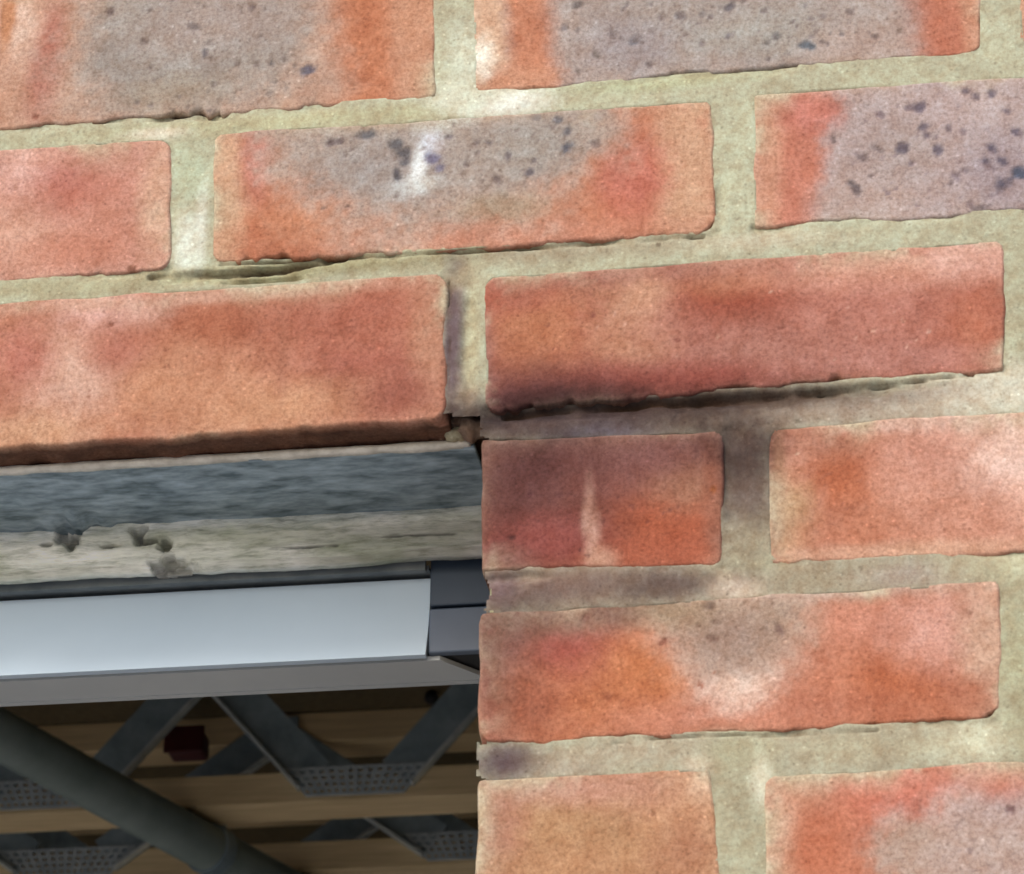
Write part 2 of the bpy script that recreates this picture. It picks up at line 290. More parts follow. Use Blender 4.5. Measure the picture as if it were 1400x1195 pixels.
   ch=[(760, 552, 90, 9, 4), (900, 546, 60, 5, 4), (1115, 532, 40, 5, 2.5), (1000, 540, 50, 5, 4), (1180, 524, 70, 4, 4)]),
 dict(c=[P(1421, 326), (.446, .146), (.446, .087), P(1421, 500)], base=(208, 130, 104), s=19, b=[], sp=[], ch=[]),
 dict(c=[P(657, 599), P(988, 588), P(989, 775), P(660, 779)], base=(146, 80, 66), s=20,
   b=[(930, 730, 80, 60, (194, 98, 66), .7), (900, 760, 120, 20, (200, 104, 74), .7), (940, 630, 60, 50, (160, 104, 88), .8), (860, 620, 90, 40, (148, 92, 84), .8), (720, 650, 80, 74, (122, 72, 66), .8), (750, 740, 70, 30, (164, 82, 72), .7), (940, 670, 40, 24, (182, 120, 92), .8, .7), (680, 770, 40, 16, (150, 92, 82), .7), (806, 686, 6, 30, (188, 136, 118), .9, .7), (811, 735, 9, 34, (214, 162, 142), .9, .8), (822, 766, 18, 14, (212, 158, 132), .9, .8), (800, 712, 5, 16, (206, 158, 140), .9, .7), (975, 700, 14, 90, (184, 106, 80), .7, .8)],
   sp=[(700, 735, 6, (92, 48, 46)), (725, 675, 5, (104, 56, 54)), (975, 668, 5, (190, 100, 50))] + spots_from(20, 820, 690, 150, 70, 1.5, 3, 9, (110, 62, 58)), ch=[(730, 778, 40, 3, 2)]),
 dict(c=[P(1050, 585), ext((1060, 584), (1400, 561), .334), ext((1050, 770), (1400, 754), .334), P(1051, 770)], base=(216, 150, 126), s=21,
   b=[(1150, 640, 52, 76, (206, 112, 76), .6), (1110, 600, 60, 24, (196, 128, 104), .7), (1080, 715, 30, 50, (204, 154, 116), .6), (1180, 730, 80, 34, (216, 132, 100), .7), (1270, 620, 60, 50, (220, 152, 130), .7), (1390, 640, 60, 60, (240, 200, 186), .7), (1330, 710, 80, 44, (222, 150, 124), .8), (1062, 640, 10, 60, (196, 140, 108), .7), (1300, 575, 110, 12, (222, 176, 160), .7), (1250, 752, 180, 10, (224, 166, 138), .7)],
   sp=[(1090, 620, 3, (234, 196, 170))] + spots_from(24, 1220, 670, 160, 70, 1.5, 3, 10, (184, 112, 90)), ch=[(1080, 770, 24, 3, 2)]),
 dict(c=[P(655, 838), P(1368, 793), P(1369, 984), P(655, 1018)], base=(214, 130, 98), s=22,
   b=[(770, 880, 60, 60, (196, 100, 84), .7), (690, 910, 44, 110, (174, 106, 90), .6), (800, 838, 130, 26, (164, 120, 102), .7), (880, 930, 60, 40, (222, 128, 80), .7), (800, 970, 80, 40, (216, 124, 82), .8), (730, 960, 40, 40, (196, 110, 80), .7), (1170, 850, 80, 44, (222, 142, 116), .8), (1200, 945, 80, 50, (206, 110, 72), .8), (1110, 900, 50, 60, (220, 136, 106), .8), (1300, 860, 60, 50, (222, 158, 140), .8), (1345, 890, 30, 80, (216, 168, 144), .6), (1320, 950, 30, 20, (200, 116, 86), .8), (1000, 980, 150, 24, (222, 140, 112), .8),
      (1010, 850, 100, 96, (212, 166, 146), .35), (1015, 930, 52, 34, (232, 196, 180), .6), (1010, 838, 88, 66, (176, 146, 128), .4), (1000, 880, 50, 40, (170, 140, 126), .6), (1120, 806, 160, 12, (190, 160, 146), .8), (920, 835, 50, 20, (176, 146, 120), .8)],
   sp=[(970, 827, 10, (98, 74, 66)), (1066, 862, 8, (130, 100, 94)), (975, 873, 7, (140, 108, 96)), (906, 878, 7, (170, 100, 80)), (800, 845, 6, (150, 100, 88)), (1325, 838, 5, (176, 120, 100)), (980, 850, 6, (140, 110, 96)), (830, 953, 8, (176, 92, 60)), (840, 951, 6, (180, 96, 60))] + spots_from(40, 1010, 845, 80, 50, 1.8, 3.6, 11, (146, 116, 104)) + spots_from(20, 1000, 930, 320, 50, 1.5, 3, 12, (186, 106, 80)),
   ch=[(840, 1012, 60, 3, 2.5), (1020, 1001, 60, 4, 3), (930, 1006, 20, 5, 3), (1180, 995, 60, 3, 2.5), (1355, 985, 16, 10, 3)]),
 dict(c=[P(1421, 792), (.446, -.0035), (.446, -.068), P(1421, 980)], base=(210, 136, 108), s=23, b=[], sp=[], ch=[]),
 dict(c=[P(653, 1064), P(972, 1049), (.1055, -.1445), P(649, 1272)], base=(206, 146, 106), s=24,
   b=[(800, 1130, 130, 44, (200, 142, 102), .9, .8), (680, 1120, 34, 110, (200, 128, 102), .7), (920, 1090, 50, 40, (218, 156, 118), .8), (860, 1075, 60, 24, (212, 152, 124), .8), (740, 1075, 80, 20, (204, 140, 120), .8), (800, 1185, 130, 20, (208, 146, 106), .8), (940, 1160, 40, 50, (204, 138, 104), .8), (960, 1070, 20, 20, (226, 180, 150), .8)],
   sp=spots_from(24, 810, 1120, 140, 60, 1.5, 3, 13, (178, 116, 84)), ch=[]),
 dict(c=[P(1044, 1062), ext((1044, 1062), (1362, 1040), .334), (.334, -.1445), (.1205, -.1445)], base=(218, 134, 104), s=25,
   b=[(1060, 1130, 30, 90, (224, 172, 146), .6), (1100, 1080, 50, 20, (222, 154, 126), .8), (1270, 1090, 90, 44, (218, 116, 92), .7), (1120, 1170, 40, 60, (218, 122, 88), .7), (1380, 1130, 120, 76, (210, 172, 160), .3), (1400, 1160, 130, 84, (184, 156, 150), .3), (1250, 1165, 44, 34, (192, 162, 146), .4), (1330, 1170, 80, 40, (190, 162, 152), .5), (1200, 1060, 60, 16, (224, 142, 120), .8), (1370, 1060, 40, 24, (222, 130, 110), .7)],
   sp=[(1382, 1107, 6, (120, 84, 84)), (1330, 1150, 4, (150, 124, 118))] + spots_from(26, 1360, 1160, 70, 50, 1.6, 3.6, 14, (146, 122, 120)), ch=[(1046, 1062, 20, 10, 2)]),
]
def brick_mesh(B, res=.0010):
    tl, tr, br, bl = [np.array(q, float) for q in B['c']]
    seed = B['s']
    nu = max(8, int(abs(tr[0] - tl[0]) / res)); nv = max(6, int(abs(tl[1] - bl[1]) / res))
    # finer rows near the arrises
    def spaced(n): t = np.linspace(0, 1, n + 1); return t - .055 * np.sin(2 * np.pi * t) * .6
    U, V = np.meshgrid(spaced(nu), spaced(nv))
    q = ((1 - U) * (1 - V))[..., None] * bl + (U * (1 - V))[..., None] * br + (U * V)[..., None] * tr + ((1 - U) * V)[..., None] * tl
    X, Z = q[..., 0], q[..., 1]
    Lx = abs(tr[0] - tl[0]); Lz = abs(tl[1] - bl[1])
    dl, dr, db, dt = U * Lx, (1 - U) * Lx, V * Lz, (1 - V) * Lz
    # wavering arrises
    e = lambda d: np.exp(-d / .006)
    Z = Z + e(db) * (fbm(X * 55, X * 0 + seed, seed, 4) * .0019 + fbm(X * 240, X * 0, seed + 3, 3) * .0006) + e(dt) * (fbm(X * 45, X * 0 + seed + 9, seed, 4) * .0015)
    X = X + e(dl) * fbm(Z * 60, Z * 0 + 3, seed + 1, 4) * .0009 + e(dr) * fbm(Z * 60, Z * 0 + 7, seed + 2, 4) * .0014
    d = np.minimum(np.minimum(dl, dr), np.minimum(db, dt))
    dc = np.minimum(dl, dr) ; dv = np.minimum(db, dt)
    r = .0011 + .0009 * fbm(X * 70, Z * 70, seed + 5, 3)
    rr = np.maximum(r, .0006)
    # rounded corner distance
    rr = rr * np.where(V < .5, .6, 1.0); ax = np.clip(rr - dc, 0, None); az = np.clip(rr - dv, 0, None)
    k = np.clip(np.sqrt(ax ** 2 + az ** 2) / rr, 0, 1)
    Y = rr * (1 - np.sqrt(1 - k ** 2 * .96))
    # worn corners: the mortar laps over them
    RC = .0050 * np.clip(.9 + 1.6 * fbm(X * 30, Z * 30, seed + 90, 2), .3, 1.6); cd = RC - np.hypot(np.clip(RC - dc, 0, None), np.clip(RC - dv, 0, None))
    Y = Y + sst(-.0002, .0012, -cd) * .006
    Y = Y + fbm(X * 26, Z * 26, seed + 20, 2) * .0008 + fbm(X * 160, Z * 160, seed + 21, 3) * .00016
    pitn = vn(X * 420, Z * 420, seed + 30) + .6 * vn(X * 210, Z * 210, seed + 31); Y = Y + np.clip(pitn - .5, 0, 1) * .0016
    cl, pit = paint(X.ravel(), Z.ravel(), seed * 101, B['base'], B['b'], B['sp'])
    em = np.clip(2.4 * fbm(X * 38, Z * 38, seed + 85, 4) - .12 + .5 * fbm(X * 300, Z * 300, seed + 86, 2), 0, 1) * np.exp(-np.minimum(np.minimum(dl, dr), np.minimum(db * 2.5 + .006, dt)) / .0042)
    em = np.clip(em * 1.5, 0, .9).ravel()[:, None]; cl = cl * (1 - em) + dark_patches(X.ravel(), Z.ravel(), np.tile(alb((204, 186, 158)), (X.size, 1))) * em
    # lime bloom and mortar smear along the arrises, heavier on top
    ew = np.clip(1.1 * np.exp(-dt / .0032) + .75 * np.exp(-np.minimum(dl, dr) / .0032) + .35 * np.exp(-db / .002), 0, 1) * np.clip(.55 + 1.3 * fbm(X * 45, Z * 45, seed + 80, 3), 0, 1)
    sm = B.get('sm', (226, 190, 164)); ew = (ew * B.get('sk', .42)).ravel()[:, None]; cl = cl * (1 - ew) + dark_patches(X.ravel(), Z.ravel(), np.tile(alb(sm), (X.size, 1))) * ew
    Y = Y + pit.reshape(X.shape) * .0004
    for (u, v, w_, h_, dep) in B['ch']:
        x0, z0 = P(u, v); ww, hh = w_ / 3310., h_ / 2930.
        # spalled arris: the lower edge is bitten upwards, raggedly
        n = fbm(X * 130, X * 0 + seed, seed + 50, 4)
        g = (1 - sst(.35, 1.0, np.abs(X - x0) / ww + n * .8)) * np.clip(.75 + 1.2 * fbm(X * 300, X * 0, seed + 51, 3), .2, 1.4)
        Z = Z + g * np.exp(-db / .005) * hh * .62; Y = Y + g * np.exp(-db / .0022) * dep * .00030
    Y = np.clip(Y, -.001, .02)
    nr, nc = X.shape
    verts = np.stack([X, Y, Z], -1).reshape(-1, 3)
    idx = np.arange(nr * nc).reshape(nr, nc)
    F = np.stack([idx[:-1, :-1], idx[:-1, 1:], idx[1:, 1:], idx[1:, :-1]], -1).reshape(-1, 4).tolist()
    ring = np.concatenate([idx[0, :], idx[1:, -1], idx[-1, -2::-1], idx[-2:0:-1, 0]])
    prev = ring; vs = [verts]; cs = [cl]; n0 = len(verts); last = verts[ring]; rc = cl[ring]
    nrm = last - last.mean(0)
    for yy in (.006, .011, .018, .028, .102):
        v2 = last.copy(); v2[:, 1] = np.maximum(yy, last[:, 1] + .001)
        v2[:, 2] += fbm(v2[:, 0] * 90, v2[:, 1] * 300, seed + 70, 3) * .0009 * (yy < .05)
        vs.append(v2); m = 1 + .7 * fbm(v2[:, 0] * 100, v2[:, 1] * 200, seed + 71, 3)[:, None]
        cs.append(np.clip(rc * .0 + np.array([.13, .06, .035]) * m, .01, .9)); cur = np.arange(n0, n0 + len(ring)); n0 += len(ring)  # returns coloured darker than the face, deepening the underside's shade
        p2, c2 = np.roll(prev, -1), np.roll(cur, -1)
        F += np.stack([p2, prev, cur, c2], -1).tolist(); prev = cur
    F.append([int(i) for i in prev])
    return np.concatenate(vs), F, np.concatenate(cs)

for B in BRK:
    v, f, c = brick_mesh(B)
    ctr = np.array([(B['c'][0][0] + B['c'][2][0]) / 2, 0, (B['c'][0][1] + B['c'][2][1]) / 2])
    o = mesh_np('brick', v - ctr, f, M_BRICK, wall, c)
    o.location = ctr - WOFF

# neighbours outside the frame: four shared brick meshes laid on the same bond
rg = random.Random(5)
NBM = []
for i, (base, bl) in enumerate([((208, 132, 104), []), ((196, 112, 88), [(0, 0, 0, 0, 0)]), ((214, 148, 120), [(1, 0, 0, 0, 0)]), ((206, 138, 110), [(2, 0, 0, 0, 0)])]):
    B = dict(c=[(-.1075, .0325), (.1075, .0325), (.1075, -.0325), (-.1075, -.0325)], base=base, s=60 + i, b=[], sp=[], ch=[])
    if i in (1, 2, 3):
        u0 = 700; ctr = [(430, 700), (520, 720), (250, 690)][i - 1]
        # a grey kiln patch, given through the same photo scale: place by inverse of P near the origin
        B['b'] = [(655 + (-60, 90, 40)[i - 1], 812 + (-20, 10, 30)[i - 1], 190, 80, (200, 162, 146), .3), (655 + (-60, 90, 40)[i - 1], 812 + (-20, 10, 30)[i - 1], 160, 62, (164, 148, 143), .3)]
    v, f, c = brick_mesh(B, .0034)
    o = mesh_np('brick', v, f, M_BRICK, wall, c); NBM.append(o.data); bpy.data.objects.remove(o)
def in_opening(x0, x1, z0, z1): return z0 < .074 and x1 > OPL and x0 < .004
far = MB(); cnt = 0
for k in range(-30, 22):
    z0 = .075 * k + .005; z1 = z0 + .065
    if z0 < GZ or z1 > WZ1: continue
    off = 0 if k % 2 else .1125
    for i in range(-16, 10):
        x0 = i * .225 + off + .005; x1 = x0 + .215
        x0 = max(x0, WX0 + .002); x1 = min(x1, WX1 - .002)
        if x1 - x0 < .03: continue
        if k < 1:
            if x0 > OPL - .01 and x1 < .007: continue
            if x0 < OPL < x1: x1 = OPL
            elif x0 < .005 < x1: x0 = .005
        if x1 - x0 < .03: continue
        hero = (-2 <= k <= 3) and x1 > -.34 and x0 < (.34 if k % 2 == 0 else .45)
        if k == 3 or k == 1: hero = (x1 > -.225 and x0 < .45)
        if k == 2: hero = (x1 > -.34 and x0 < .34)
        if k in (-2, 0): hero = (x0 > -.1 and x0 < .34)
        if k == -1: hero = (x0 > -.1 and x0 < .45)
        if hero: continue
        if -1.35 < x0 < .95 and -.62 < z0 < .72:
            o = bpy.data.objects.new('brick', NBM[rg.randrange(4)]); COL.objects.link(o); o.parent = wall
            o.location = Vector(((x0 + x1) / 2, rg.uniform(-.0008, .0008), (z0 + z1) / 2)) - Vector(WOFF)
            o.scale = ((x1 - x0) / .215 * rg.choice((1, 1)), 1, 1); cnt += 1
        else:
            far.box(x0, x1, .0, .09, z0, z1)
fo = mesh_np('far_bricks', np.array(far.v) - WOFF, far.f, M_BRICK, wall, np.tile(alb((202, 132, 106)), (len(far.v), 1)) * (1 + .25 * np.repeat(np.random.RandomState(3).rand(len(far.v) // 8, 1) - .5, 8, 0)), False)
fo['kind'] = 'stuff'

# mortar: a real recessed surface between the bricks, struck so that it lies deeper under each brick and left of each perpend's start
HX0, HX1, HZ0, HZ1 = -.340, .452, -.152, .300
def mortar():
    xs = np.concatenate([np.arange(HX0, -.238, .003), np.arange(-.238, .248, .00095), np.arange(.248, HX1 + .003, .003)]); zs = np.arange(HZ0, HZ1 + .00095, .00095)
    X, Z = np.meshgrid(xs, zs)
    wx = X + fbm(X * 60, Z * 60, 900, 3) * .0016; wz = Z + fbm(X * 60, Z * 60, 901, 3) * .0013
    ins = np.full(X.shape, -1.0); above = np.full(X.shape, 1.0); leftd = np.full(X.shape, 1.0)
    NEI = [dict(c=[(a, z + .065), (b, z + .065), (b, z), (a, z)]) for (a, b, z) in [(-.445, -.230, .080), (-.445, -.230, .230), (.3425, .5575, .155), (.3425, .5575, .005), (.3425, .5575, -.145)]]
    for B in BRK + NEI:
        tl, tr, br, bl = [np.array(q, float) for q in B['c']]
        cz = (tl[1] + bl[1]) / 2
        tz = np.clip((wz - bl[1]) / (tl[1] - bl[1]), 0, 1)
        xl = bl[0] + (tl[0] - bl[0]) * tz; xr = br[0] + (tr[0] - br[0]) * tz
        tx = np.clip((wx - bl[0]) / (br[0] - bl[0]), 0, 1)
        zb = bl[1] + (br[1] - bl[1]) * tx; zt = tl[1] + (tr[1] - tl[1]) * tx
        ah, av = np.minimum(wx - xl, xr - wx), np.minimum(wz - zb, zt - wz)
        a = np.minimum(np.minimum(ah, av), .005 - np.hypot(np.clip(.005 - ah, 0, None), np.clip(.005 - av, 0, None)))
        ins = np.maximum(ins, a)
        ab = np.where((wx > xl - .001) & (wx < xr + .001) & (wz < zb + .002), np.abs(zb - wz), 1.0); above = np.minimum(above, ab)
        lf = np.where((wz > zb - .001) & (wz < zt + .001) & (wx > xr - .002), np.abs(wx - xr), 1.0); leftd = np.minimum(leftd, lf)
    D = .0001 + .0012 * np.clip(.35 + 1.9 * fbm(X * 32, Z * 50, 930, 3), .02, 1.5) * np.exp(-(above / .0024) ** 2) + .0005 * np.exp(-(leftd / .0036) ** 2)
    # deeper places: under the third course left part, the open crack under the second course
    def dent(u, v, ru, rv, dep):
        x0, z0 = P(u, v); return dep * (1 - sst(.4, 1.1, np.sqrt(((X - x0) * 3310 / ru) ** 2 + ((Z - z0 - (X - x0) * -.0) * 2930 / rv) ** 2) + fbm(X * 100, Z * 100, 77, 3) * .5))
    for a in [(790, 558, 170, 15, .003), (1030, 546, 170, 13, .0025), (1180, 532, 90, 9, .002), (340, 376, 110, 7, .003), (640, 470, 14, 100, .002), (1005, 650, 22, 80, .0022), (285, 158, 40, 10, .003), (985, 285, 10, 40, .0012), (700, 790, 60, 8, .002), (350, 382, 90, 5, .004)]: D = D + dent(*a)
    D = D + fbm(X * 70, Z * 70, 910, 4) * .0007 + fbm(X * 320, Z * 320, 911, 3) * .0005
    CR = [([(205, 378), (330, 371), (420, 361), (470, 352)], 4.2, .009), ([(300, 362), (420, 352), (560, 347), (680, 341), (760, 336)], 2.6, .006), 
          ([(130, 166), (230, 160), (265, 152), (310, 151)], 3.0, .006), ([(790, 111), (900, 99), (1010, 92), (1090, 89)], 2.2, .005),
          ([(690, 566), (770, 556), (900, 549), (1040, 543), (1120, 536)], 5.0, .008), ([(1120, 536), (1240, 522), (1330, 511)], 2.2, .006), ([(600, 345), (720, 338), (850, 330), (960, 322)], 2.0, .004),
          ([(840, 1014), (960, 1005), (1060, 1004), (1200, 998)], 2.0, .003), ([(613, 385), (614, 470), (611, 560)], 2.0, .002), ]
    crk = np.zeros(X.shape); cn = fbm(X * 110, Z * 110, 950, 4); cm = np.clip(.75 + 1.5 * fbm(X * 42, Z * 42, 951, 3), .0, 1.3)
    for pts, wpx, dep in CR:
        q = [P(*t) for t in pts]; d = np.full(X.shape, 9.0)
        for (xa, za), (xb, zb) in zip(q[:-1], q[1:]):
            L2 = (xb - xa) ** 2 + (zb - za) ** 2; t = np.clip(((X - xa) * (xb - xa) + (Z - za) * (zb - za)) / L2, 0, 1)
            d = np.minimum(d, np.hypot(X - xa - t * (xb - xa), Z - za - t * (zb - za)))
        w = wpx * .75 / 3310.; g = (1 - sst(.1, 2.0, np.abs(d + cn * .0009) / w)) * cm
        D = D + g * dep * .6; crk = np.maximum(crk, g * min(1, dep / .005))
    D = np.clip(D, .0001, .013)
    D = D + sst(.0011, .0036, ins) * .007
    # paint
    x, z = X.ravel(), Z.ravel()
    STAIN_SHADE = [(1050, 800, 480, 60, (166, 152, 134), .9, .85), (1150, 1025, 300, 40, (172, 162, 142), .9, .8), (1010, 1120, 50, 90, (176, 168, 142), .9, .8), (1395, 900, 40, 120, (172, 164, 138), .9, .7), (1200, 560, 240, 40, (178, 166, 146), .9, .8), (100, 390, 260, 20, (176, 166, 138), .9, .7), (1395, 420, 30, 110, (176, 168, 142), .9, .8), (400, 165, 300, 12, (196, 186, 148), .8, .7), (900, 112, 120, 10, (186, 184, 148), .8, .7), (690, 142, 60, 20, (242, 242, 232), .6), (640, 130, 50, 24, (226, 226, 208), .7), (640, 90, 30, 60, (206, 204, 184), .8), (255, 330, 16, 40, (222, 222, 208), .8), (275, 300, 8, 60, (216, 214, 200), .8), (220, 183, 40, 8, (226, 216, 196), .8), (262, 230, 26, 40, (186, 190, 164), .8), (1005, 220, 28, 90, (192, 190, 164), .8), (30, 190, 90, 10, (184, 176, 148), .8), (200, 385, 300, 12, (182, 172, 140), .8, .8), (500, 358, 220, 12, (178, 168, 130), .8, .9), (770, 345, 150, 12, (172, 156, 132), .8, .9), (1040, 330, 90, 10, (204, 194, 170), .8),
      (620, 470, 16, 110, (132, 112, 114), .7), (645, 460, 10, 90, (190, 180, 150), .8), (632, 380, 24, 14, (180, 162, 134), .8), (640, 545, 18, 20, (168, 146, 124), .8),  # perpend's darker left half: staining with the left brick's shadow painted in
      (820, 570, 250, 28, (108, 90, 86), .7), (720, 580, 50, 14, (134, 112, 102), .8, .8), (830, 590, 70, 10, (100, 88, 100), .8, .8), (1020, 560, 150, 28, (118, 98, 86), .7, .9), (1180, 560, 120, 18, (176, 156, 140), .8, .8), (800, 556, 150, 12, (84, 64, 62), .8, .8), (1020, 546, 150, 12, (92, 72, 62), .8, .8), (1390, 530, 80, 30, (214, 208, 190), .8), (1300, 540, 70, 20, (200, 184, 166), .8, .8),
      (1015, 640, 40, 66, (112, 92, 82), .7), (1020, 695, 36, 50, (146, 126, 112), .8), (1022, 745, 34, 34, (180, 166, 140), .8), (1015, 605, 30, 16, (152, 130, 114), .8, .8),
      (760, 803, 130, 26, (158, 130, 116), .8), (920, 800, 60, 18, (140, 118, 106), .8, .9), (1010, 800, 26, 16, (224, 198, 178), .8), (1030, 770, 40, 14, (186, 174, 146), .8), (1130, 790, 90, 18, (168, 152, 128), .8), (1250, 785, 70, 14, (170, 152, 138), .8), (1380, 770, 60, 24, (196, 186, 156), .8), (680, 805, 24, 24, (136, 110, 108), .8),
      (690, 1040, 44, 20, (126, 106, 108), .8), (770, 1045, 50, 14, (168, 148, 130), .8), (860, 1028, 90, 18, (190, 178, 156), .8), (960, 1045, 20, 10, (224, 208, 186), .8), (1012, 1030, 40, 20, (178, 170, 140), .8), (1180, 1020, 120, 18, (184, 172, 146), .8), (1330, 1015, 50, 18, (206, 198, 172), .8), (1010, 1110, 34, 60, (180, 172, 146), .8), (1042, 1070, 12, 24, (214, 206, 184), .8), (1395, 900, 30, 90, (182, 176, 146), .8)]
    col, pit = paint(x, z, 7000, (186, 181, 156), STAIN_SHADE, spots_from(50, 1000, 560, 300, 300, 1.5, 3, 21, (120, 105, 90)))
    k = np.clip(crk.ravel(), 0, 1)[:, None] * .85; col = col * (1 - k) + alb((96, 66, 48)) * k  # cracks tinted dirt brown, with contact shade under the bricks painted in
    verts = np.stack([x, D.ravel(), z], -1)
    idx = np.arange(X.size).reshape(X.shape)
    F = np.stack([idx[:-1, :-1], idx[:-1, 1:], idx[1:, 1:], idx[1:, :-1]], -1).reshape(-1, 4)
    fx, fz = ((X[:-1, :-1] + X[:-1, 1:]) / 2).ravel(), ((Z[:-1, :-1] + Z[1:, :-1]) / 2).ravel(); fi = np.maximum(ins, np.roll(ins, -10, 1))[:-1, :-1].ravel()
    edge = np.interp(fz, [-.15, -.08, 0, .08], [P(648, 1280)[0], P(648, 1040)[0], P(659, 800)[0], P(654, 570)[0]]) + np.where(fi > .0002, .0045, .0008) + .003 * np.exp(-(fz / .006) ** 2) + fbm(fz * 150, fz * 0, 55, 3) * .0012
    F = F[~(((fz < .0775) & (fx < edge)) | ((fz < np.where(fx < -.010, .088, .0795)) & (fx < -.001)))]
    nv = len(verts)
    m = MB()
    zt = WZ1
    a, b = .0095, .104
    m.box(HX0, .0135, a, b, .084, HZ1); m.box(.0135, HX1, a, b, .0785, HZ1); m.box(.0135, HX1, a, b, HZ0, .0785)
    m.box(HX0, HX1, .0045, b, HZ1, zt); m.box(WX0, HX0, .0045, b, .0785, zt); m.box(HX1, WX1, .0045, b, GZ, zt)
    m.box(.0075, HX1, .0045, b, GZ, HZ0); m.box(WX0, OPL - .003, .0045, b, GZ, .0785)
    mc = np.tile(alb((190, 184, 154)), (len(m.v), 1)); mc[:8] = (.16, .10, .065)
    V = np.concatenate([verts, np.array(m.v)]); C = np.concatenate([col, mc])
    FF = F.tolist() + [[i + nv for i in f] for f in m.f]
    o = mesh_np('mortar', V - WOFF, FF, M_MORTAR, wall, C)
    o.data.polygons.foreach_set('use_smooth', [len(p.vertices) == 4 and i < len(F) for i, p in enumerate(o.data.polygons)])
mortar()
def lump(name, u, v, Y, r, c, seed):
    x0, z0 = P(u, v, Y); vs = []; fs = []; n, m = 16, 10
    for j in range(m + 1):
        for i in range(n):
            th = math.pi * j / m; ph = 2 * math.pi * i / n
            d = np.array([math.sin(th) * math.cos(ph), math.sin(th) * math.sin(ph), math.cos(th)])
            k = 1 + .7 * float(fbm(d[0] * 2 + seed, d[1] * 2 + d[2] * 1.7, seed, 3)); vs.append(d * np.array(r) * k)
    for j in range(m):
        for i in range(n): a = j * n + i; b = j * n + (i + 1) % n; fs.append((a, b, b + n, a + n))
    o = mesh_np(name, vs, fs, M_MORTAR, wall, np.tile(alb(c), (len(vs), 1))); o.location = Vector((x0, Y, z0)) - Vector(WOFF)
lump('mortar_lump', 626, 594, .017, (.0058, .006, .0045), (196, 178, 148), 3)
lump('mortar_lump', 646, 586, .012, (.0062, .007, .0058), (150, 118, 100), 8)
lump('mortar_lump', 634, 577, .014, (.005, .006, .004), (130, 100, 84), 9)
lump('mortar_lump', 606, 600, .021, (.005, .005, .003), (150, 110, 90), 5)

# ---------------------------------------------------------------- steel lintel
LX0, LX1 = OPL - .12, -.0
def lintel():
    root = empty('steel_lintel', (-1.2, .06, .0775)); o3 = np.array([-1.2, .06, .0775])
    tag(root, 'weathered blue grey galvanised steel lintel carrying the bricks above the opening', 'lintel')
    # flange as a fine sheet so its underside waves a little
    nx, ny = 360, 22; xs = np.concatenate([np.linspace(LX0, -.26, 60), np.linspace(-.258, .0045, nx)]); ys = np.linspace(.0200, .0905, ny)
    X, Y = np.meshgrid(xs, ys); Z = .0738 + fbm(X * 40, Y * 60, 301, 3) * .0009
    x0, y0 = PZ(110, 708, .076)
    d = np.sqrt(((X - x0) / .03) ** 2 + ((Y - y0) / .018) ** 2); Z = Z - (1 - sst(.2, 1, d)) * fbm(X * 160, Y * 160, 305, 3) * .004
    top = Z * 0 + .0755
    idx = np.arange(X.size).reshape(X.shape); nn = X.size
    V = np.concatenate([np.stack([X, Y, Z], -1).reshape(-1, 3), np.stack([X, Y, top], -1).reshape(-1, 3)])
    F = np.stack([idx[:-1, :-1], idx[1:, :-1], idx[1:, 1:], idx[:-1, 1:]], -1).reshape(-1, 4).tolist()
    F += [[j + nn for j in f[::-1]] for f in F]
    ring = np.concatenate([idx[0, :], idx[1:, -1], idx[-1, -2::-1], idx[-2:0:-1, 0]])
    r2 = np.roll(ring, -1); F += np.stack([ring, r2, r2 + nn, ring + nn], -1).tolist()
    ob = mesh_np('flange', V - o3, F, M_GALV, root)
    # thin mortar-smeared lip along the front edge
    m = 200; xl = np.concatenate([np.linspace(LX0, -.26, 30), np.linspace(-.259, .003, m)])
    V = []; F = []; prof = [(0, 0), (.004, 0), (.004, -.0022), (0, -.0022)]
    for i, x in enumerate(xl):
        w = float(fbm(x * 90, 0.3, 311, 3))
        for (a, b) in prof: V.append((x, .0166 + a - .0008 * w * 1.5, .0756 + b * (1 + .8 * w)))
        if i:
            for j in range(4): F.append((4 * (i - 1) + j, 4 * (i - 1) + (j + 1) % 4, 4 * i + (j + 1) % 4, 4 * i + j))
    F += [(3, 2, 1, 0), tuple(4 * (len(xl) - 1) + j for j in range(4))]
    mesh_np('lip', np.array(V) - o3, F, plain_noise_mat('smeared_mortar', (.55, .50, .42), (.85, .80, .70), 160, .9, 0, .4), root)
    b = MB(); b.box(LX0, LX1 + .0045, .0905, .0935, .0752, .215); ob = b.build('upstand', M_GALV, root)
    ob.location = -Vector(o3)
lintel()

# ---------------------------------------------------------------- cracked pale strip under the lintel's back edge
def strip_mat():
    m, nt, b = new_mat('flaking_cream_paint', .9)
    at = N(nt, 'ShaderNodeAttribute', attribute_name='Col'); tc = N(nt, 'ShaderNodeTexCoord'); mp = N(nt, 'ShaderNodeMapping'); mp.inputs['Scale'].default_value = (.22, 1, 1.3)
    nt.links.new(tc.outputs['Object'], mp.inputs['Vector'])
    n = N(nt, 'ShaderNodeTexNoise', Scale=330.0, Detail=6.0, Roughness=.7); nt.links.new(mp.outputs[0], n.inputs['Vector'])
    c = mult(nt, at.outputs[0], ramp(nt, n.outputs[0], [(.3, (.55, .56, .5)), (.5, (1, 1, 1)), (.72, (1.2, 1.2, 1.2))]))
    nt.links.new(c, b.inputs['Base Color'])
    bu = N(nt, 'ShaderNodeBump', Strength=.9, Distance=.0015); nt.links.new(n.outputs[0], bu.inputs['Height']); nt.links.new(bu.outputs[0], b.inputs['Normal'])
    return m
